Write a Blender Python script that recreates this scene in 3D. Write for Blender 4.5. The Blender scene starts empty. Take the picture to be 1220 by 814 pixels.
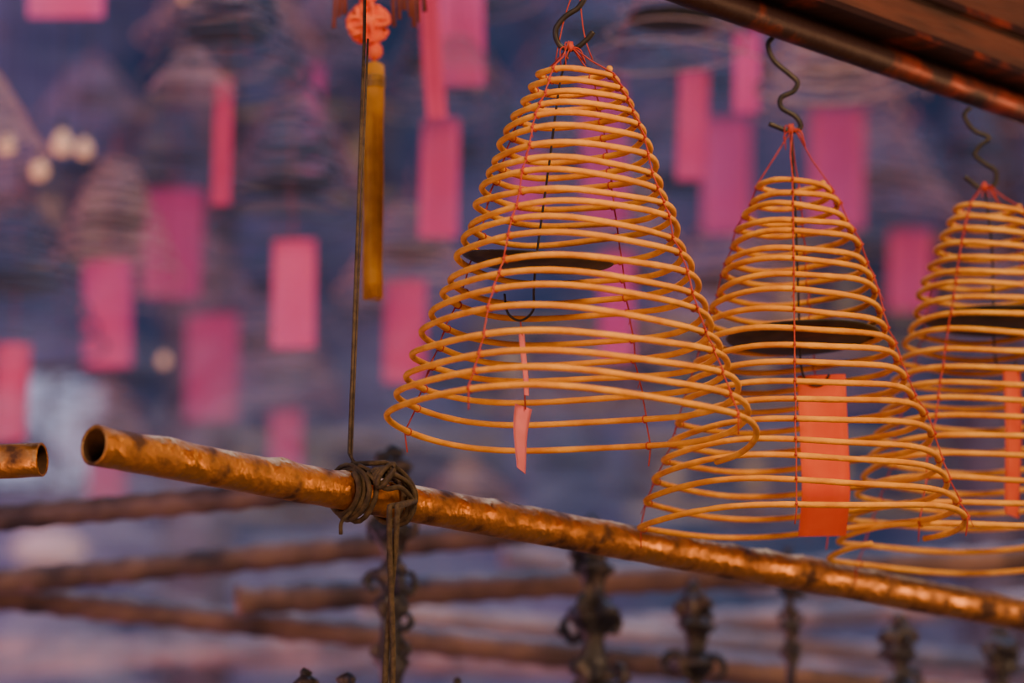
import bpy, math, random
from mathutils import Vector, Matrix, noise
random.seed(7)
# ---------------------------------------------------------------- image pixel and depth to world
CAM = Vector((0,0,1.6)); PITCH=math.radians(12.5); F=4575.0
FWD=Vector((0,math.cos(PITCH),math.sin(PITCH))); RT=Vector((1,0,0)); UP=Vector((0,-math.sin(PITCH),math.cos(PITCH)))
def S(px,py,D):  # places a point by image pixel and depth along the camera axis
    return CAM + D*(FWD + RT*((px-610)/F) + UP*((407-py)/F))
# ---------------------------------------------------------------- materials
def mat(name, c1, c2=None, rough=.7, metal=0., scale=20., bump=0., emis=None, estr=0., stretch=(1,1,1), lo=.35, hi=.65, detail=5., sheen=0., r2=None, m2=None, trans=0.):
    m=bpy.data.materials.new(name); m.use_nodes=True
    nt=m.node_tree; b=nt.nodes['Principled BSDF']
    b.inputs['Roughness'].default_value=rough; b.inputs['Metallic'].default_value=metal
    b.inputs['Base Color'].default_value=(*c1,1)
    if c2 is not None or bump:
        tc=nt.nodes.new('ShaderNodeTexCoord'); mp=nt.nodes.new('ShaderNodeMapping'); mp.inputs['Scale'].default_value=stretch
        n=nt.nodes.new('ShaderNodeTexNoise'); n.inputs['Scale'].default_value=scale; n.inputs['Detail'].default_value=detail
        nt.links.new(tc.outputs['Object'],mp.inputs['Vector']); nt.links.new(mp.outputs['Vector'],n.inputs['Vector'])
        if c2 is not None:
            r=nt.nodes.new('ShaderNodeValToRGB'); r.color_ramp.elements[0].position=lo; r.color_ramp.elements[1].position=hi
            r.color_ramp.elements[0].color=(*c1,1); r.color_ramp.elements[1].color=(*c2,1)
            nt.links.new(n.outputs['Fac'],r.inputs['Fac']); nt.links.new(r.outputs['Color'],b.inputs['Base Color'])
        if r2 is not None:
            mr=nt.nodes.new('ShaderNodeMapRange'); mr.inputs[1].default_value=lo; mr.inputs[2].default_value=hi
            mr.inputs[3].default_value=rough; mr.inputs[4].default_value=r2
            nt.links.new(n.outputs['Fac'],mr.inputs[0]); nt.links.new(mr.outputs[0],b.inputs['Roughness'])
        if m2 is not None:
            mr=nt.nodes.new('ShaderNodeMapRange'); mr.inputs[1].default_value=lo; mr.inputs[2].default_value=hi
            mr.inputs[3].default_value=metal; mr.inputs[4].default_value=m2
            nt.links.new(n.outputs['Fac'],mr.inputs[0]); nt.links.new(mr.outputs[0],b.inputs['Metallic'])
        if bump:
            n2=nt.nodes.new('ShaderNodeTexNoise'); n2.inputs['Scale'].default_value=scale*4; n2.inputs['Detail'].default_value=4
            nt.links.new(mp.outputs['Vector'],n2.inputs['Vector'])
            bp=nt.nodes.new('ShaderNodeBump'); bp.inputs['Strength'].default_value=bump; bp.inputs['Distance'].default_value=.004
            nt.links.new(n2.outputs['Fac'],bp.inputs['Height']); nt.links.new(bp.outputs['Normal'],b.inputs['Normal'])
    if emis:
        b.inputs['Emission Color'].default_value=(*emis,1); b.inputs['Emission Strength'].default_value=estr
    return m
M={}
M['incense']=mat('incense_mustard',(.64,.21,.006),(.93,.41,.022),.85,scale=22,bump=.6,lo=.3,hi=.7)
M['incense2']=mat('incense_ochre',(.68,.25,.015),(.93,.46,.05),.85,scale=22,bump=.5,lo=.3,hi=.7)
M['incense_bg']=mat('incense_haze_mauve',(.18,.10,.13),(.36,.20,.21),.85,scale=4)  # mauve-brown: hall haze and bluish light put into the coil colour
M['incense_bg2']=mat('incense_haze_blue',(.025,.045,.085),(.06,.08,.13),.85,scale=4)  # dark blue version, haze painted into the coil colour
M['incense_bg3']=mat('incense_haze_rose',(.36,.18,.14),(.55,.30,.23),.85,scale=4)  # rose-brown version, tinted to stand in for the haze
M['incense_bright_lit']=mat('incense_bright_lit',(.42,.27,.29),(.55,.37,.38),.85,scale=4)  # bright lighting on these coils put into a pale colour
M['iron']=mat('dark_iron',(.03,.027,.03),(.06,.048,.045),.5,.6,scale=40)
M['plate']=mat('ash_plate_metal',(.035,.035,.03),(.08,.07,.05),.55,.4,scale=25)
M['redstring']=mat('red_thread',(.38,.025,.02),(.50,.06,.035),.85,scale=60)
M['pipe']=mat('brass_soot_pipe',(.10,.042,.022),(.86,.35,.07),.7,.6,scale=17,bump=.9,lo=.36,hi=.60,detail=12,r2=.36,m2=1.0,stretch=(1,1,1))
M['pipe_in']=mat('pipe_inside',(.03,.015,.01),(.12,.05,.02),.8,.3,scale=20)
M['pipe_bg']=mat('old_pipe',(.09,.06,.07),(.38,.21,.17),.6,.3,scale=7,bump=.8)
M['rope']=mat('tarred_rope',(.04,.026,.018),(.10,.065,.036),.9,scale=80,bump=.5)
M['rail']=mat('lacquer_rail',(.03,.009,.010),(.50,.065,.02),.5,.4,scale=7,bump=.5,lo=.50,hi=.72,r2=.28)  # red-orange streaks paint the rail's glints into the dark lacquer
M['wood']=mat('red_brown_wood',(.05,.016,.013),(.11,.03,.02),.6,scale=5,stretch=(1,1,6),bump=.5)
M['tag_red']=mat('paper_red_orange',(.80,.07,.02),(.90,.12,.04),.85,scale=12)
M['tag_pink']=mat('paper_pink',(.85,.15,.22),(.90,.22,.28),.85,scale=8)
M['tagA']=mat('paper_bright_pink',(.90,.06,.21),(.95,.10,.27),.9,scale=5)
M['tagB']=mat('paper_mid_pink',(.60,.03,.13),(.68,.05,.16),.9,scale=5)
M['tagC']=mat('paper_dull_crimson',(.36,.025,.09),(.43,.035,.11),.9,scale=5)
M['yellow']=mat('tassel_yellow_silk',(.50,.20,.008),(.70,.32,.02),.7,scale=30)
M['redsilk']=mat('red_silk',(.85,.07,.02),(.95,.16,.04),.6,scale=30)
M['darkred']=mat('dark_red_silk',(.14,.03,.02),(.26,.06,.04),.8,scale=20)
M['bronze']=mat('dark_bronze',(.045,.04,.05),(.18,.11,.09),.5,.5,scale=16,bump=.5,lo=.5,hi=.78)
M['wall']=mat('haze_tinted_wall',(.012,.045,.10),(.25,.19,.29),.95,scale=.8,lo=.38,hi=.68,detail=5)  # mottled blue and violet: background haze painted into the wall colour
M['wallside']=mat('side_plaster',(.10,.12,.18),(.16,.17,.22),.95,scale=1)
M['floor']=mat('stone_floor',(.10,.10,.12),(.16,.15,.16),.7,scale=2)
M['ceil']=mat('sooty_ceiling',(.05,.055,.08),(.09,.09,.12),.9,scale=2)
M['col']=mat('column_lacquer',(.07,.04,.05),(.12,.06,.065),.6,scale=3)
M['darkwood']=mat('dark_carved_wood',(.02,.025,.05),(.10,.06,.06),.8,scale=3)
M['gold']=mat('gilded',(.26,.15,.06),(.40,.25,.10),.5,.5,scale=8)
M['bulb']=mat('bulb_glass',(.5,.25,.12),emis=(1,.45,.25),estr=.55)
M['glow']=mat('lantern_paper',(.8,.5,.4),emis=(1,.60,.46),estr=.22)
M['patch_glow']=mat('light_patch_glow',(.4,.45,.5),emis=(.58,.70,.92),estr=.36)  # glow of the added panel that makes a bluish bright patch
# ---------------------------------------------------------------- mesh tools
COL=bpy.context.scene.collection
class MB:
    def __init__(s): s.v=[];s.f=[];s.mi=[]
    def add(s,v,f,mi=0):
        o=len(s.v); s.v+=[tuple(x) for x in v]; s.f+=[tuple(i+o for i in q) for q in f]; s.mi+=[mi]*len(f)
    def tube(s,pts,r,sides=8,mi=0,closed=False):
        pts=[Vector(p) for p in pts]; n=len(pts)
        if n<2: return
        V=[];Fc=[]
        nrm=None
        for i,p in enumerate(pts):
            if closed: t=(pts[(i+1)%n]-pts[i-1])
            else: t=pts[min(i+1,n-1)]-pts[max(i-1,0)]
            if t.length<1e-9: t=Vector((0,0,1))
            t.normalize()
            if nrm is None:
                a=Vector((0,0,1)) if abs(t.z)<.9 else Vector((1,0,0)); nrm=a.cross(t).normalized()
            else:
                nrm=nrm-t*nrm.dot(t); nrm.normalize()
            b=t.cross(nrm); rr=r[i] if isinstance(r,(list,tuple)) else r
            for k in range(sides):
                a=2*math.pi*k/sides; V.append(p+(nrm*math.cos(a)+b*math.sin(a))*rr)
        m=n if closed else n-1
        for i in range(m):
            j=(i+1)%n
            for k in range(sides):
                k2=(k+1)%sides; Fc.append((i*sides+k,i*sides+k2,j*sides+k2,j*sides+k))
        if not closed:
            Fc.append(tuple(range(sides-1,-1,-1))); Fc.append(tuple((n-1)*sides+k for k in range(sides)))
        s.add(V,Fc,mi)
    def lathe(s,prof,seg=24,c=(0,0,0),mi=0,flute=0,nf=8,lump=0,sd=0):
        V=[];Fc=[];c=Vector(c)
        for r,z in prof:
            for k in range(seg):
                a=2*math.pi*k/seg; rr=max(r,1e-4)*(1+flute*math.cos(nf*a))
                if lump: rr*=1+lump*noise.noise(Vector((math.cos(a)*1.5+sd,math.sin(a)*1.5,z*28)))
                V.append(c+Vector((rr*math.cos(a),rr*math.sin(a),z)))
        for i in range(len(prof)-1):
            for k in range(seg):
                k2=(k+1)%seg; Fc.append((i*seg+k,i*seg+k2,(i+1)*seg+k2,(i+1)*seg+k))
        Fc.append(tuple(range(seg-1,-1,-1))); Fc.append(tuple((len(prof)-1)*seg+k for k in range(seg)))
        s.add(V,Fc,mi)
    def box(s,a,b,mi=0):
        x0,y0,z0=a;x1,y1,z1=b
        s.add([(x0,y0,z0),(x1,y0,z0),(x1,y1,z0),(x0,y1,z0),(x0,y0,z1),(x1,y0,z1),(x1,y1,z1),(x0,y1,z1)],
              [(0,3,2,1),(4,5,6,7),(0,1,5,4),(1,2,6,5),(2,3,7,6),(3,0,4,7)],mi)
    def mesh(s,name,mats,smooth=True):
        me=bpy.data.meshes.new(name); me.from_pydata(s.v,[],s.f); me.validate()
        for m in mats: me.materials.append(M[m])
        if len(me.polygons)==len(s.mi):
            me.polygons.foreach_set('material_index',s.mi)
        me.polygons.foreach_set('use_smooth',[smooth]*len(me.polygons)); me.update()
        return me
def obj(name,me,parent=None,loc=(0,0,0),rot=(0,0,0)):
    o=bpy.data.objects.new(name,me); COL.objects.link(o); o.location=loc; o.rotation_euler=rot
    if parent: o.parent=parent
    return o
def empty(name,loc):
    e=bpy.data.objects.new(name,None); COL.objects.link(e); e.location=loc; e.empty_display_size=.1; return e
def smooth_path(pts,k=6):
    pts=[Vector(p) for p in pts]; out=[]
    P=[pts[0]*2-pts[1]]+pts+[pts[-1]*2-pts[-2]]
    for i in range(1,len(P)-2):
        for j in range(k):
            t=j/k; a,b,c,d=P[i-1:i+3]
            out.append(.5*((2*b)+(c-a)*t+(2*a-5*b+4*c-d)*t*t+(3*b-a-3*c+d)*t**3))
    out.append(pts[-1]); return out
def interp(xs,ys,x):
    if x<=xs[0]: return ys[0]
    for i in range(len(xs)-1):
        if x<=xs[i+1]: return ys[i]+(ys[i+1]-ys[i])*(x-xs[i])/(xs[i+1]-xs[i])
    return ys[-1]
# cone profile read off the front coil's image pixels, scaled to metres
PX=[0,.07,.115,.207,.287,.37,.48,.6,.74,.83,.91,1]
PR=[.055,.078,.093,.118,.134,.150,.172,.199,.232,.254,.274,.296]
class Spiral:
    def __init__(s,H,R,turns,seed,tilt=(0,0),wob=1.,lean=0.):
        s.H=H;s.R=R/.296;s.turns=turns;s.seed=seed;s.tilt=tilt;s.w=wob;s.lean=lean
    def pos(s,a):
        t=a/(2*math.pi*s.turns); t=min(max(t,0),1)
        h=(14*t+5*t*t)/19
        n=noise.noise(Vector((t*7,s.seed*3.1,0))); n2=noise.noise(Vector((t*6,s.seed*1.7,5)))
        r=interp(PX,PR,h)*s.R*(1+.015*s.w*math.sin(2*a*.5+n*4))
        r+=s.w*.004*noise.noise(Vector((math.cos(a)*1.3,math.sin(a)*1.3,t*30+s.seed)))
        z=-h*s.H
        z+=s.w*(.003+.004*t)*math.cos(a-n2*6-s.seed)
        z+=s.w*(.001+.003*t)*math.cos(4*a+s.seed)
        x,y=r*math.cos(a),r*math.sin(a)
        z+=(x*s.tilt[0]+y*s.tilt[1])*t
        return Vector((x+s.lean*t,y,z))
def tag_mesh(name,w,h,m,bend=.01,twist=0.,fold=None,seed=0):
    """hanging paper strip, top centre at origin, hanging to -z, faces -y"""
    mb=MB();nx,nz=4,14;V=[];Fc=[];th=.0008
    for side in (0,1):
        for j in range(nz+1):
            t=j/nz; a=twist*t; 
            for i in range(nx+1):
                u=(i/nx-.5)*w; y=bend*math.sin(t*3.1+seed)+bend*.5*math.cos(i/nx*3.1)+ (fold or 0)*max(0,t-.75)
                x=u*math.cos(a)-y*math.sin(a); yy=u*math.sin(a)+y*math.cos(a)+side*th
                V.append((x,yy,-t*h))
    n=(nx+1)*(nz+1)
    for j in range(nz):
        for i in range(nx):
            q=j*(nx+1)+i
            Fc.append((q,q+nx+1,q+nx+2,q+1)); Fc.append((n+q,n+q+1,n+q+nx+2,n+q+nx+1))
    for j in range(nz):
        for e in (0,nx):
            q=j*(nx+1)+e; Fc.append((q,q+nx+1,n+q+nx+1,n+q))
    mb.add(V,Fc); return mb.mesh(name,[m])
PLATE=MB(); PLATE.lathe([(0,-.004),(.04,-.005),(.10,-.003),(.124,.006),(.131,.010),(.133,.012),(.131,.013),(.122,.009),(.10,0),(.02,0),(.012,.006),(.006,.016),(0,.017)],40)
PLATE_ME=PLATE.mesh('ash_plate',['plate'])

def front_coil(top,D,H,R,turns,seed,tilt,hook_px,string_ang,inner_px,plate_px,plate_rot,plate_s,m,wire_r,lean=0.):
    """top: image px of the centre of the first ring"""
    o=S(top[0],top[1],D); E=empty('incense_coil',o); sp=Spiral(H,R,turns,seed,tilt,1.,lean)
    L=lambda px,py,dy=0: S(px,py,D)-o+Vector((0,dy,0))
    mb=MB(); N=int(turns*72)
    pts=[sp.pos(2*math.pi*turns*i/N) for i in range(N+1)]
    mb.tube(pts,[wire_r*(1+.10*noise.noise(p*60)) for p in pts],10); obj('spiral_rod',mb.mesh('spiral_rod',[m]),E)
    # hook
    hk=MB(); hp=smooth_path([L(*p) for p in hook_px],8); hk.tube(hp,.0046,8); obj('iron_hook',hk.mesh('iron_hook',['iron']),E)
    hb=min(hp,key=lambda p:p.z)+Vector((0,-.004,.003))
    # strings
    st=MB(); rr=random.Random(seed)
    for a0 in string_ang:
        a0=math.radians(a0)%(2*math.pi); P=[hb+Vector((rr.uniform(-.004,.004),0,rr.uniform(0,.01)))]
        k=0
        while a0+2*math.pi*k<=2*math.pi*turns:
            p=sp.pos(a0+2*math.pi*k); out=Vector((math.cos(a0),math.sin(a0),0))
            q=p+out*(wire_r+.0012); 
            if k==0: P.append(hb.lerp(q,.5)+Vector((rr.uniform(-.003,.003),0,0)))
            P.append(q+Vector((0,0,wire_r*.6))); P.append(q+Vector((rr.uniform(-.001,.001),0,-wire_r*.6)))
            # loop tied round the rod
            tg=Vector((-math.sin(a0),math.cos(a0),0)); ring=[]
            for j in range(8):
                b=2*math.pi*j/8; ring.append(p+out*math.cos(b)*(wire_r+.0009)+Vector((0,0,1))*math.sin(b)*(wire_r+.0009)+tg*.0015*math.sin(b*.5))
            st.tube(ring,.0012,5,closed=True)
            st.lathe([(0,-.0028),(.0025,-.001),(.0025,.0012),(0,.003)],6,q+out*.001)
            if rr.random()<.3:
                st.tube([q,q+out*.004+Vector((0,0,-.008)),q+out*.005+Vector((rr.uniform(-.004,.004),0,-.018))],.0007,4)
            k+=1
        P.append(P[-1]+Vector((rr.uniform(-.006,.006),0,-.03)))
        st.tube(P,.0013,5)
    for i in range(6):  # knotted tufts at the hook
        a=rr.uniform(0,6.28); st.tube(smooth_path([hb,hb+Vector((.016*math.cos(a),-.004,.012*math.sin(a)-.006)),hb+Vector((.02*math.cos(a)+.004,0,-.03-.01*math.sin(a)))],4),.0011,4)
    st.lathe([(0,-.010),(.004,-.006),(.006,0),(.004,.006),(0,.009)],8,hb)
    obj('red_threads',st.mesh('red_threads',['redstring']),E)
    iw=MB(); ip=[hb]+[L(*p) for p in inner_px]; iw.tube(smooth_path(ip,6),.0022,6); obj('inner_wire',iw.mesh('inner_wire',['iron']),E)
    pl=obj('ash_plate',PLATE_ME,E,L(*plate_px),plate_rot); pl.scale=(plate_s,)*3
    return E,L,o

# ---------------------------------------------------------------- beam & hooks
D1,D2,D3=6.2,6.59,6.98
E1,L1,o1=front_coil((686,82),D1,.602,.298,21.1,1,(.0,.0),
   [(690,-30),(697,-8),(690,8),(673,20),(662,36),(667,54),(684,58),(698,48),(707,38)],
   [-122,-30,62,152],[(667,100),(655,190),(640,300),(636,345),(635,370),(620,382),(605,373),(601,350)],(640,317),(math.radians(8),math.radians(4),0),.93,'incense',.0051,-.014)
thr=MB(); thr.tube([L1(620,382),L1(622,400,.002),L1(626,488)],.0014,5)
for dx in (-1,1):   # thin loops running from the coil head up to the rail
    thr.tube(smooth_path([L1(684+dx*22,72),L1(682+dx*15,45),L1(684+dx*8,10),L1(690,-26)],6),.0011,4)
obj('tag_string',thr.mesh('tag_string',['redstring']),E1)
obj('paper_tag',tag_mesh('paper_tag',.034,.110,'tag_pink',.006,.5,seed=1),E1,L1(627,484),(0,math.radians(10),math.radians(48)))
obj('paper_slip',tag_mesh('paper_slip',.011,.105,'tag_pink',.003,.3,seed=2),E1,L1(623,395),(0,math.radians(-3),math.radians(50)))

E2,L2,o2=front_coil((945,216),D2,.612,.280,20.1,2,(.04,.02),
   [(921,44),(915,54),(922,72),(940,88),(950,98),(945,109),(931,116),(931,128),(948,139),(954,152),(940,156),(916,147)],
   [-95,-10,75,165],[(948,260),(952,380),(955,440),(966,458),(980,458),(988,446)],(957,408),(math.radians(1),math.radians(-2),0),1.0,'incense',.0051)
obj('paper_tag',tag_mesh('paper_tag',.082,.272,'tag_red',.006,.08,.25,seed=2),E2,L2(979,446),(0,math.radians(-1),0))

E3,L3,o3=front_coil((1178,244),D3,.655,.300,20.6,3,(.0,.03),
   [(1156,128),(1149,138),(1160,155),(1178,164),(1168,173),(1161,184),(1172,194),(1186,204),(1184,220),(1168,224),(1149,210)],
   [-125,-35,50,140],[(1182,300),(1185,420),(1195,440),(1206,440),(1212,430)],(1187,388),(math.radians(2),0,0),1.0,'incense2',.0051)
obj('paper_tag',tag_mesh('paper_tag',.07,.27,'tag_red',.005,.1,seed=4),E3,L3(1203,440),(0,0,math.radians(60)))

def hline(p,q):
    d=(q-p); d.z=0; d.normalize(); return d
b1=S(690,-36,D1); b2=S(1160,131,D3); bd=hline(b1,b2); bn=Vector((bd.y,-bd.x,0)) # bn points right/near
zr=(b1.z+b2.z)/2
def at_x(p,d,x): 
    return p+d*((x-p.x)/d.x)
pL=at_x(b1,bd,-6.85); pR=at_x(b1,bd,6.85)
for p in (pL,pR): p.z=zr+.032
rail=MB()
def beam(mb,a,b,off,z0,z1,w,mi=0,nseg=60):
    V=[];Fc=[]
    for i in range(nseg+1):
        c=a.lerp(b,i/nseg)+bn*off
        for (u,z) in ((-w/2,z0),(w/2,z0),(w/2,z1),(-w/2,z1)): V.append(Vector((c.x,c.y,0))+bn*u+Vector((0,0,z)))
    for i in range(nseg):
        for k in range(4):
            k2=(k+1)%4; Fc.append((i*4+k,i*4+k2,(i+1)*4+k2,(i+1)*4+k))
    Fc.append((3,2,1,0)); Fc.append(tuple(nseg*4+k for k in range(4))); mb.add(V,Fc,mi)
rail.tube([pL.lerp(pR,i/80) for i in range(81)],.027,20,0)
beam(rail,pL,pR,.02,zr+.060,zr+.072,.11,2)
beam(rail,pL,pR,.03,zr+.072,zr+.13,.085,1)
beam(rail,pL,pR,.03,zr+.13,zr+.142,.12,2)
beam(rail,pL,pR,.03,zr+.142,zr+.36,.10,1)
ro=obj('hanging_rail_beam',rail.mesh('hanging_rail_beam',['rail','wood','rail'],True))
for p in ro.data.polygons:
    if len(p.vertices)==4 and p.material_index in(1,2): p.use_smooth=False

# ---------------------------------------------------------------- main pipe
def hollow_pipe(name,a,b,R,m,n=160,rough=.0007):
    a=Vector(a);b=Vector(b);d=(b-a).normalized(); s=Vector((0,0,1)).cross(d).normalized(); u=d.cross(s)
    mb=MB();V=[];Fc=[];seg=40
    for i in range(n+1):
        c=a.lerp(b,i/n)
        for k in range(seg):
            t=2*math.pi*k/seg; dd=s*math.cos(t)+u*math.sin(t)
            crust=max(0,noise.noise((c+dd*R)*14)-.05)*max(0,u.dot(dd)-.1)
            rr=R+rough*noise.noise((c+dd*R)*30)+rough*.5*noise.noise((c+dd*R)*90)+crust*.009*(1+noise.noise((c+dd*R)*160))
            V.append(c+dd*rr)
    for i in range(n):
        for k in range(seg):
            k2=(k+1)%seg; Fc.append((i*seg+k,i*seg+k2,(i+1)*seg+k2,(i+1)*seg+k))
    mb.add(V,Fc,0); first=V[:seg]; V=[];Fc=[]
    for i in range(12):
        c=a+d*(i*.04)
        for k in range(seg):
            t=2*math.pi*k/seg; V.append(c+(s*math.cos(t)+u*math.sin(t))*(R*.84))
    for i in range(11):
        for k in range(seg):
            k2=(k+1)%seg; Fc.append((i*seg+k,(i+1)*seg+k,(i+1)*seg+k2,i*seg+k2))
    Fc.append(tuple(11*seg+k for k in range(seg)))
    mb.add(V,Fc,1)
    V=[];Fc=[]
    for k in range(seg):
        t=2*math.pi*k/seg; dd=s*math.cos(t)+u*math.sin(t); V.append(a+dd*R*.84); V.append(a-d*.0015+dd*R*.93); V.append(first[k])
    for k in range(seg):
        k2=(k+1)%seg
        for j in (0,1): Fc.append((k*3+j,k2*3+j,k2*3+j+1,k*3+j+1))
    mb.add(V,Fc,0)
    mb.add([b+(s*math.cos(2*math.pi*k/seg)+u*math.sin(2*math.pi*k/seg))*R for k in range(seg)],[tuple(range(seg))],0)
    return obj(name,mb.mesh(name,[m,'pipe_in']))
pa=S(112,531,5.8); pb=S(1220,735,7.5); pb.z=pa.z; pd=(pb-pa).normalized(); pend=at_x(pa,pd,6.9)
hollow_pipe('brass_pipe',pa,pend,.0305,'pipe',n=1400)
q=S(50,548,6.0); hollow_pipe('rusty_pipe',q,at_x(q,Vector((-1,.25,0)),-6.9),.027,'pipe',n=300)
def bgpipe(p1,p2,D_a,D_b,R,m='pipe_bg'):
    a=S(*p1,D_a); b=S(*p2,D_b); d=(b-a); mb=MB()
    n=int((b-a).length/.02)
    P=[a.lerp(b,i/n) for i in range(n+1)]
    rr=[R*(1+.08*math.sin(i*1.7)+.12*noise.noise(p*12)) for i,p in enumerate(P)]
    mb.tube(P,rr,14); obj('scaffold_pipe',mb.mesh('scaffold_pipe',[m]))
bgpipe((-900,700),(400,582),8.6,7.8,.027)
bgpipe((-700,762),(660,630),8.9,8.5,.030)
bgpipe((-700,640),(1900,905),8.8,8.7,.032)
bgpipe((280,716),(1500,650),8.65,8.8,.034)
bgpipe((-600,830),(1700,690),11.5,10.6,.036)
bgpipe((430,728),(1900,850),10.6,11.5,.032)
bgpipe((-500,760),(1500,812),12.5,11,.045)
bgpipe((600,662),(1800,790),12,13,.038)

# ---------------------------------------------------------------- rope tied to pipe
rope=MB()
def pipe_pt(px):
    u=(px-610)/F
    lo,hi=0,3
    for _ in range(50):
        mid=(lo+hi)/2; p=pa+pd*mid; r=p-CAM; c=r.dot(RT)/r.dot(FWD)
        if c<u: lo=mid
        else: hi=mid
    return pa+pd*lo
w0=pipe_pt(415); w1=pipe_pt(466)
s_=Vector((0,0,1)).cross(pd).normalized(); u_=pd.cross(s_)
def wrap(p,ang,R=.0345): return p+(s_*math.cos(ang)+u_*math.sin(ang))*R
top=S(434,46,6.25); ceilpt=Vector((top.x,top.y,8.45))
rope.tube([ceilpt,top,S(425,300,6.24),S(416,540,6.23),wrap(w0,math.pi*.75,.036)],.0031,6)
rope.tube([top+Vector((.006,0,0)),S(428.5,300,6.24),S(419,545,6.23),wrap(w0,math.pi*.8,.038)+Vector((.004,0,0))],.0018,5)
def helix(p,q,t0,turns,R,r,jit=0):
    P=[];n=int(turns*22)
    for i in range(n+1):
        t=i/n; c=p.lerp(q,t); P.append(wrap(c,t0+2*math.pi*turns*t,R+jit*math.sin(i*.9)))
    rope.tube(P,r,7); return P
helix(w0-pd*.014,w0+pd*.022,math.pi*.75,3.0,.0360,.0048,.001)
helix(w0-pd*.004,w0+pd*.030,math.pi*.2,2.0,.0430,.0045,.002)
helix(w1-pd*.012,w1+pd*.014,math.pi*.6,2.0,.0385,.0044,.001)
# lashings bridging the two groups
for dz,a0 in ((0,.95),(.006,.8),(.003,1.1)):
    rope.tube(smooth_path([wrap(w0+pd*dz,math.pi*(a0-.3),.046),wrap(w0.lerp(w1,.3),math.pi*(a0-.12),.050+dz),wrap(w0.lerp(w1,.65),math.pi*(a0-.15),.052+dz),wrap(w1,math.pi*(a0-.05),.048),wrap(w1+pd*.012,math.pi*(a0+.2),.045),wrap(w1+pd*.010,math.pi*(a0+.5),.043)],8),.0044,7)
kc=wrap(w0.lerp(w1,.25),math.pi*.85,.050)
for k in range(4):
    rope.tube([kc+Vector((.014*math.cos(a)+.004*k,-.004*k+.004*math.sin(2*a),.012*math.sin(a)+.005*k*math.cos(a))) for a in [2*math.pi*i/16 for i in range(16)]],.0042,6,closed=True)
rope.tube(smooth_path([wrap(w0-pd*.01,math.pi*1.1,.037),wrap(w0-pd*.01,math.pi*1.35,.038),S(407,622,6.15),S(406,637,6.15)],5),.0032,6)
for ph in (0,math.pi):
    P=[wrap(w1+pd*.004,math.pi*.75,.044),wrap(w1+pd*.008,math.pi*1.05,.048)]
    for i in range(1,90):
        t=i/89; px=469-9*t; py=600+330*t; c=S(px,py,6.12); P.append(c+Vector((.0062*math.cos(ph+t*5),.0062*math.sin(ph+t*5),0)))
    P.append(Vector((P[-1].x,P[-1].y,.02)))
    rope.tube(P,.0048,7)
obj('tied_rope',rope.mesh('tied_rope',['rope']))

# ---------------------------------------------------------------- lantern with knot & tassel
TD=7.0; lo_=S(446,-70,TD); LE=empty('palace_lantern',lo_); T=lambda px,py,dy=0: S(px,py,TD)-lo_+Vector((0,dy,0))
lb=MB()
lb.lathe([(.02,.0),(.075,.0),(.09,.01),(.075,.022),(.07,.03),(.085,.20),(.105,.21),(.11,.225),(.05,.26),(.015,.30),(.0,.31)],6,(0,0,0),0)
lb.tube([(0,0,.3),(0,0,8.45-lo_.z)],.003,6,0)
obj('hexagonal_body',lb.mesh('hexagonal_body',['darkred'],False),LE)
fr=MB(); 
for px in (398,404,410,470,476,482,488,494,500,506):
    L=24+10*math.sin(px*1.3)
    base=T(px,-66,.01*math.sin(px)); base.x*=.9
    for j in range(5):
        e=T(px+random.uniform(-2,2),L,.01*math.sin(px))
        fr.tube([base,base.lerp(e,.5)+Vector((random.uniform(-.002,.002),0,0)),e],.0022,4)
fr.lathe([(.085,-.004),(.09,0),(.085,.006)],6)
obj('fringe',fr.mesh('fringe',['darkred']),LE)
kn=MB(); kc=T(439,27)
kn.tube([T(440,-72),kc],.003,6)
for j in range(5):
    P=[]
    for i in range(80):
        a=2*math.pi*i/80; rr=.034*(.55+.45*math.cos(4*a+j*.9)); P.append(kc+Vector((rr*math.cos(a+j*.5)*1.1,-.008+.005*j+.004*math.sin(8*a),rr*math.sin(a+j*.5)*1.1)))
    kn.tube(P,.0046,6,closed=True)
kn.lathe([(0,-.014),(.014,-.010),(.020,0),(.014,.010),(0,.014)],12,kc)
kn.lathe([(.004,.02),(.013,.012),(.016,0),(.013,-.008),(.006,-.014)],12,T(446,62))
kn.lathe([(.003,.016),(.016,.008),(.016,-.008),(.003,-.016)],12,T(438,-5))
kn.tube([kc,T(446,75)],.003,6)
obj('red_knot',kn.mesh('red_knot',['redsilk']),LE)
ts=MB(); tt=T(446,74); tb=T(446,372)
Ht=tt.z-tb.z
ts.lathe([(.006,0),(.017,-.006),(.0185,-.03),(.0165,-.04),(.018,-.06),(.0155,-.2),(.0165,-Ht*.7),(.017,-Ht*.93),(.012,-Ht*.97)],32,tt,0,.05,11)
for i in range(70):
    a=random.uniform(0,6.28); r0=.0165*random.uniform(.8,1.02); P=[]
    for j in range(9):
        t=j/8; r=r0*(1+.10*math.sin(t*5+i)); P.append(tt+Vector((r*math.cos(a+.1*t),r*math.sin(a+.1*t),-.035-(Ht-.035)*t*random.uniform(.985,1.0))))
    ts.tube(P,.0013,4)
for z in (-.03,-.038,-.046): ts.tube([tt+Vector((.0185*math.cos(2*math.pi*i/20),.0185*math.sin(2*math.pi*i/20),z)) for i in range(20)],.003,5,closed=True,mi=1)
obj('yellow_tassel',ts.mesh('yellow_tassel',['yellow','gold']),LE)

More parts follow.
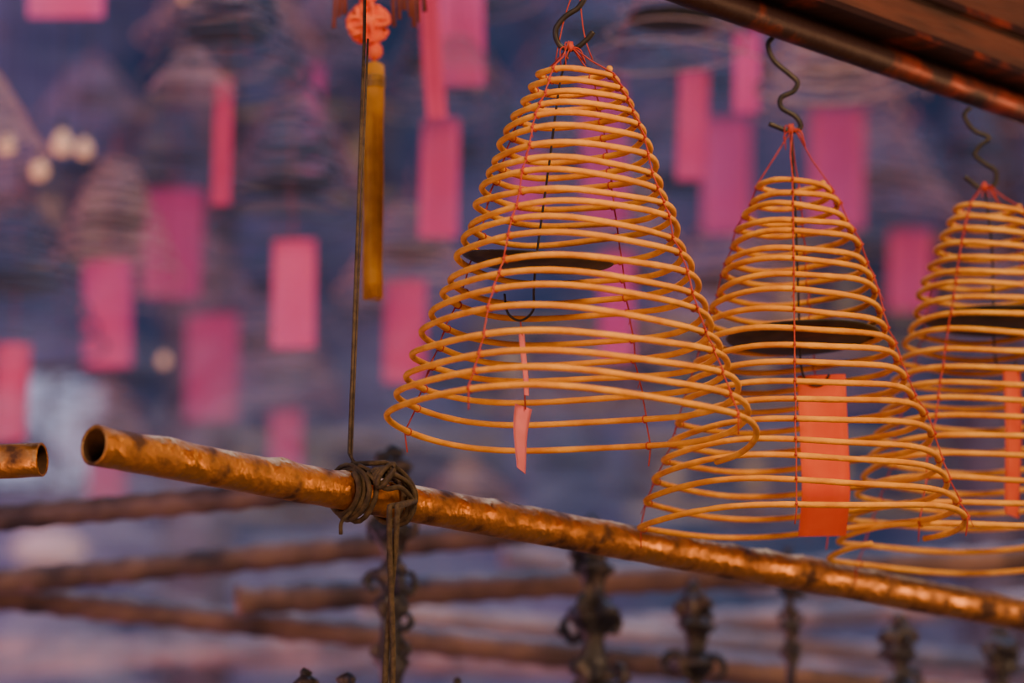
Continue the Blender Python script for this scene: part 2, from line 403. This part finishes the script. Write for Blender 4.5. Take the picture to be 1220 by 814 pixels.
# ---------------------------------------------------------------- ceremonial staffs
def staff(px,py,D,sc,seed):
    o=S(px,py,D); E=empty('ceremonial_staff',Vector((o.x,o.y,0))); z=o.z; mb=MB(); r=random.Random(seed)
    k=sc*D/F
    prof=[(0,0),(6,-4),(11,-10),(9,-16),(16,-22),(22,-30),(20,-40),(13,-46),(18,-52),(22,-58),(12,-66),(9,-84),(16,-92),(27,-100),(28,-108),(18,-116),(10,-124),(10,-140),(18,-150),(22,-160),(15,-170),(11,-178),(17,-188),(20,-200),(13,-214),(11,-230),(15,-244),(19,-262),(14,-280),(11,-300),(10,-330)]
    P2=[]
    for (a,b),(c,d) in zip(prof,prof[1:]):
        P2+= [(a,b),((a+c)/2,(b+d)/2)]
    P2.append(prof[-1])
    mb.lathe([(a*k*.9,z+b*k) for a,b in P2],24,(0,0,0),0,.10,6,lump=.85,sd=seed*3.3)
    for lev,n,R in ((-104,4,38),(-36,3,24),(-172,3,36),(-205,3,26),(-255,3,28)):
        a00=r.uniform(0,6)
        for j in range(n):
            a=a00+2*math.pi*j/n+r.uniform(-.6,.6); d=Vector((math.cos(a),math.sin(a),0)); P=[];RR=R*r.uniform(.75,1.15); lv=lev+r.uniform(-12,12); sg=r.choice((-1,1))
            for i in range(14):
                t=i/13; cx=RR*k*.62; b=-2.4+4.2*t; sp=RR*k*.36*(1-.55*t)
                P.append(d*(cx+sp*math.cos(b))+Vector((0,0,z+lv*k+sg*sp*math.sin(b)*1.2)))
            mb.tube([d*2*k+Vector((0,0,z+(lev-6*sg)*k))]+P,[6*k]+[5.5*k*(1-.04*i) for i in range(14)],7)
            e=P[6]; mb.lathe([(0,-6*k),(5*k,-3*k),(6*k,1*k),(3*k,6*k),(0,11*k)],8,e,lump=.6,sd=j)
    mb.lathe([(9*k,z-325*k),(10*k,z-400*k),(.018,.9),(.018,.05),(.06,.04),(.09,.0)],16)
    obj('bronze_finial_and_pole',mb.mesh('bronze_finial_and_pole',['bronze']),E)
staff(468,528,7.6,1.0,1)
staff(706,610,8.0,1.2,2)
staff(826,690,8.2,1.0,3)
staff(1070,728,8.35,.9,4)
staff(1190,742,8.4,1.0,5)
staff(362,795,6.7,.62,6)
staff(415,800,6.75,.9,7)
staff(545,806,6.9,.5,8)
staff(940,650,8.3,.5,9)

# ---------------------------------------------------------------- background coils with tags
def make_bg(turns,seed,m,wire=.0045):
    sp=Spiral(.56,.28,turns,seed,(0,0),1.5); N=turns*30; mb=MB()
    mb.tube([sp.pos(2*math.pi*turns*i/N) for i in range(N+1)],wire,5)
    for a0 in (0,90,180,270):
        a=math.radians(a0+20*seed)
        P=[Vector((0,0,.10))]+[sp.pos(a%6.283+2*math.pi*k)+Vector((math.cos(a),math.sin(a),0))*.005 for k in range(turns)]
        mb.tube(P,.0013,3,1)
    mb.tube([(0,0,.10),(.02,0,.13),(0,0,.16),(-.015,0,.19),(0,0,.21)],.004,5,2)
    return mb.mesh('distant_coil',[m,'redstring','iron'])
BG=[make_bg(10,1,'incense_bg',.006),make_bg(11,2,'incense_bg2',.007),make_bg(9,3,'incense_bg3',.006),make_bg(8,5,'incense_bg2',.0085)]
PALE=[make_bg(17,4,'incense_bright_lit',.0055)]
CEIL=8.45
def bgcoil(px,py_base,D,me,tag=None,plate=True,sc=1.,scz=1.,rotz=0.):
    """px,py_base: image pixel of the middle of the bottom ring"""
    c=S(px,py_base,D); o=c+Vector((0,0,.56*sc*scz)); E=empty('incense_coil',o)
    a=obj('spiral_rod',me,E,(0,0,0),(0,0,rotz)); a.scale=(sc,sc,sc*scz)
    w=MB(); w.tube([(0,0,.20*sc*scz),(0,0,CEIL-o.z)],.0015,4); obj('ceiling_wire',w.mesh('ceiling_wire',['iron']),E)
    zt=-.56*sc*scz
    if plate:
        p=obj('ash_plate',PLATE_ME,E,(0,0,zt*.55)); p.scale=(sc,)*3
    if tag:
        x0,x1,y0,y1,mm,rot,tilt=tag
        t0=S((x0+x1)/2,y0,D)-o; w_=(x1-x0)/F*D; h_=(y1-y0)/F*D/math.cos(PITCH)
        obj('paper_tag',tag_mesh('paper_tag',w_,h_,mm,.012,.05,seed=px),E,t0,(0,math.radians(tilt),math.radians(rot)))
        s=MB(); s.tube([(0,0,zt*.0+.1),(t0.x*.5,t0.y*.5,t0.z*.5),tuple(t0)],.0016,4); obj('tag_string',s.mesh('tag_string',['redstring']),E)
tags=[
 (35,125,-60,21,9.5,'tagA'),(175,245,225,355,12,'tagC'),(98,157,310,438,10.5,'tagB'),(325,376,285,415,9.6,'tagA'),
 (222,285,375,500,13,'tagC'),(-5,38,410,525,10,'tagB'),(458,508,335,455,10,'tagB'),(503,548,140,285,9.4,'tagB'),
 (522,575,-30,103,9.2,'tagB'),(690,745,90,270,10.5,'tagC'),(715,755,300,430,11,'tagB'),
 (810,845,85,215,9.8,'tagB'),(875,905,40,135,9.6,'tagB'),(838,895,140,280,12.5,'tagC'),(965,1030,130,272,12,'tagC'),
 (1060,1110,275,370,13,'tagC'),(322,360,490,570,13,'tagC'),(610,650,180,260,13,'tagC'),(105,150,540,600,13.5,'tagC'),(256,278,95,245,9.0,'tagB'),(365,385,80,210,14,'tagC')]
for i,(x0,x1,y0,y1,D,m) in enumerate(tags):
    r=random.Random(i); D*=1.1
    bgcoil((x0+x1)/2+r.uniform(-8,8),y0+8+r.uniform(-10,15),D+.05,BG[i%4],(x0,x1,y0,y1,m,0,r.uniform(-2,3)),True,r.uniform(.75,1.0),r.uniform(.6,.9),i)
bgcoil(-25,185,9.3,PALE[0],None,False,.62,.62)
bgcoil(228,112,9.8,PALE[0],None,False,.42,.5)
bgcoil(800,84,8.6,make_bg(5,7,'incense_bright_lit',.004),None,True,.75,.6)
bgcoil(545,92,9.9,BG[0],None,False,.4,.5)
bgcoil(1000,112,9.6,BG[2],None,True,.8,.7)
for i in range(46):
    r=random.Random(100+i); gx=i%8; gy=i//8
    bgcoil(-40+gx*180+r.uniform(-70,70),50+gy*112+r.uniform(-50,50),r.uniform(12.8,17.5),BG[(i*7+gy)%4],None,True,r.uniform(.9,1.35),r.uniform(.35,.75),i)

o=S(510,-20,9.0); E=empty('prayer_streamer',o)
obj('paper_strip',tag_mesh('paper_strip',.045,.33,'tagB',.01,.3),E,(0,0,0),(0,math.radians(-4),0))
w=MB(); w.tube([(0,0,0),(0,0,CEIL-o.z)],.0015,4); obj('ceiling_wire',w.mesh('ceiling_wire',['iron']),E)

# ---------------------------------------------------------------- bulbs
def bulb(px,py,D,r=.02,m='bulb'):
    o=S(px,py,D); E=empty('hanging_bulb',o); mb=MB()
    mb.lathe([(0,-1.1*r),(.6*r,-.95*r),(r,-.3*r),(.95*r,.3*r),(.5*r,1.0*r),(.4*r,1.3*r)],16,mi=0)
    mb.lathe([(.42*r,1.3*r),(.45*r,2.0*r),(.2*r,2.3*r)],12,mi=1); mb.tube([(0,0,2.2*r),(0,0,CEIL-o.z)],.002,4,1)
    obj('bulb',mb.mesh('bulb',[m,'iron']),E)
for p in ((47,203,11,.026),(8,174,10.5,.024),(222,-4,11,.02),(568,96,12,.014),(268,102,11,.018),(74,172,11,.03),(100,178,11.5,.024),(195,430,13,.018)):
    bulb(*p)
o=S(58,655,18.5); E=empty('paper_lantern',o); mb=MB()
mb.lathe([(.05,-.085),(.12,-.07),(.17,-.03),(.18,0),(.17,.03),(.12,.07),(.05,.085)],24,mi=0,flute=.03,nf=12); mb.lathe([(.055,.085),(.055,.1),(.02,.1)],12,mi=1); mb.lathe([(.02,-.1),(.055,-.1),(.055,-.085)],12,mi=1)
mb.tube([(0,0,.1),(0,0,CEIL-o.z)],.003,4,1); obj('lantern_shade',mb.mesh('lantern_shade',['glow','darkred']),E)

# ---------------------------------------------------------------- room shell
def boxobj(name,a,b,m):
    mb=MB(); mb.box(a,b); return obj(name,mb.mesh(name,[m],False))
YB=20.5
boxobj('floor',(-7,-4,-.1),(7,YB,0),'floor')
boxobj('ceiling',(-7,-4,8.5),(7,YB,8.6),'ceil')
boxobj('wall_back',(-7.1,YB,-.1),(7.1,YB+.15,8.6),'wall')
boxobj('wall_front',(-7.1,-4.15,-.1),(7.1,-4,8.6),'wallside')
boxobj('wall_left',(-7.1,-4,-.1),(-7,YB,8.6),'wallside')
boxobj('wall_right',(7,-4,-.1),(7.1,YB,8.6),'wallside')
wc=S(62,520,20.4*1.03); wc.y=YB
mb=MB(); W,H=.30,.30
mb.box((wc.x-W,YB-.02,wc.z-H),(wc.x+W,YB-.01,wc.z+H),0)
for (x0,x1,z0,z1) in ((-W-.06,-W,-H-.06,H+.06),(W,W+.06,-H-.06,H+.06),(-W,W,H,H+.06),(-W,W,-H-.06,-H),(-.02,.02,-H,H)):
    mb.box((wc.x+x0,YB-.06,wc.z+z0),(wc.x+x1,YB-.0,wc.z+z1),1)
obj('light_patch_panel_1',mb.mesh('light_patch_panel_1',['patch_glow','darkwood'],False))  # framed glowing panel, added for the pale blue light patch
for x in (-1.6,2.45):
    mb=MB(); mb.lathe([(.30,0),(.30,.1),(.22,.2),(.19,.4),(.18,8.3),(.26,8.4),(.26,8.5)],28); obj('temple_column',mb.mesh('temple_column',['col']),None,(x,19.2,0))
for (px,py,w,h) in ((300,150,1.5,.5),(760,420,1.8,.45),(1050,330,1.2,.6),(420,560,1.6,.4),(950,560,1.8,.4),(130,230,1.0,.5)):
    c=S(px,py,20.2*1.02); mb=MB(); y=YB
    mb.box((c.x-w/2,y-.06,c.z-h/2),(c.x+w/2,y-.001,c.z+h/2),0)
    for k in (-1,1): mb.box((c.x-w/2,y-.08,c.z+k*h/2-.02),(c.x+w/2,y-.001,c.z+k*h/2+.02),1)
    for j in range(4):
        cx=c.x-w/2+w*(j+.5)/4; 
        mb.box((cx-.05,y-.075,c.z-h*.25),(cx+.05,y-.05,c.z+h*.25),1)
    obj('carved_plaque',mb.mesh('carved_plaque',['darkwood','gold'],False))
# drifting incense smoke (real scattering volume with wispy density), low in the hall
mb=MB(); mb.box((-1.9,8.95,1.9),(1.9,9.75,5.0)); hz=mb.mesh('incense_smoke',[],False)
vm=bpy.data.materials.new('smoke_volume'); vm.use_nodes=True; nt=vm.node_tree; nt.nodes.clear()
N=nt.nodes.new; Lk=nt.links.new
out=N('ShaderNodeOutputMaterial'); vs=N('ShaderNodeVolumeScatter'); vs.inputs['Color'].default_value=(.85,.90,1,1)
tc=N('ShaderNodeTexCoord'); mp=N('ShaderNodeMapping'); mp.inputs['Scale'].default_value=(1.3,1.2,2.4); mp.inputs['Rotation'].default_value=(0,math.radians(35),0)
nz=N('ShaderNodeTexNoise'); nz.inputs['Scale'].default_value=1.9; nz.inputs['Detail'].default_value=5; nz.inputs['Distortion'].default_value=1.8
mr=N('ShaderNodeMapRange'); mr.inputs[1].default_value=.48; mr.inputs[2].default_value=.68; mr.inputs[3].default_value=.04; mr.inputs[4].default_value=2.0
sx=N('ShaderNodeSeparateXYZ'); mz=N('ShaderNodeMapRange'); mz.inputs[1].default_value=3.8; mz.inputs[2].default_value=2.8; mz.inputs[3].default_value=.08; mz.inputs[4].default_value=1
mx=N('ShaderNodeMapRange'); mx.inputs[1].default_value=1.2; mx.inputs[2].default_value=-.9; mx.inputs[3].default_value=.2; mx.inputs[4].default_value=1
m1=N('ShaderNodeMath'); m1.operation='MULTIPLY'; m2=N('ShaderNodeMath'); m2.operation='MULTIPLY'
Lk(tc.outputs['Object'],mp.inputs[0]); Lk(mp.outputs[0],nz.inputs['Vector']); Lk(nz.outputs['Fac'],mr.inputs[0]); Lk(tc.outputs['Object'],sx.inputs[0])
Lk(sx.outputs['Z'],mz.inputs[0]); Lk(sx.outputs['X'],mx.inputs[0]); Lk(mr.outputs[0],m1.inputs[0]); Lk(mz.outputs[0],m1.inputs[1]); Lk(m1.outputs[0],m2.inputs[0]); Lk(mx.outputs[0],m2.inputs[1])
Lk(m2.outputs[0],vs.inputs['Density']); Lk(vs.outputs[0],out.inputs['Volume']); hz.materials.append(vm); obj('incense_smoke',hz)

# ---------------------------------------------------------------- lights
def area(name,loc,target,size,energy,col,sy=None):
    l=bpy.data.lights.new(name,'AREA'); l.energy=energy; l.color=col; l.size=size
    if sy: l.shape='RECTANGLE'; l.size_y=sy
    o=bpy.data.objects.new(name,l); COL.objects.link(o); o.location=loc
    o.rotation_euler=(Vector(target)-Vector(loc)).to_track_quat('-Z','Y').to_euler(); return o
area('warm_key_light',(1.8,2.6,5.2),(.5,6.4,3.0),1.3,300,(1,.66,.34))
area('warm_low_light',(-1.5,3.0,1.0),(.2,6.4,2.8),1.0,70,(1,.52,.27))
area('warm_side_light',(4.2,7.6,2.7),(.2,6.6,2.8),3.0,70,(1,.56,.27),.8)
area('blue_fill_light',(-3.5,3.5,4.0),(0,7,3),2.5,50,(.5,.55,1))
area('blue_hall_light',(1,12.5,8.2),(1,14,0),5,330,(.36,.56,1),7)
area('blue_hall_wash',(1.5,8.6,7.6),(1.5,20,4.2),4,350,(.36,.60,1))
area('magenta_hall_light',(-4.5,10,2.0),(0,14,5),2.5,220,(1,.44,.62))
area('violet_hall_light',(-4.0,14,7.5),(-1,18,4),2.5,200,(.66,.5,1))
area('warm_hall_light',(5,12,5.0),(1.5,19,4.6),2.0,170,(1,.54,.38))
w=bpy.data.worlds.new('world'); bpy.context.scene.world=w; w.use_nodes=True
w.node_tree.nodes['Background'].inputs[0].default_value=(.35,.42,.7,1); w.node_tree.nodes['Background'].inputs[1].default_value=.3
# ---------------------------------------------------------------- camera
cd=bpy.data.cameras.new('camera'); cam=bpy.data.objects.new('camera',cd); COL.objects.link(cam)
cam.location=CAM; cam.rotation_euler=(math.radians(90)+PITCH,0,0); cd.sensor_width=36; cd.lens=135.0
cd.dof.use_dof=True; cd.dof.focus_distance=6.2; cd.dof.aperture_fstop=2.0; cd.clip_end=100
bpy.context.scene.camera=cam
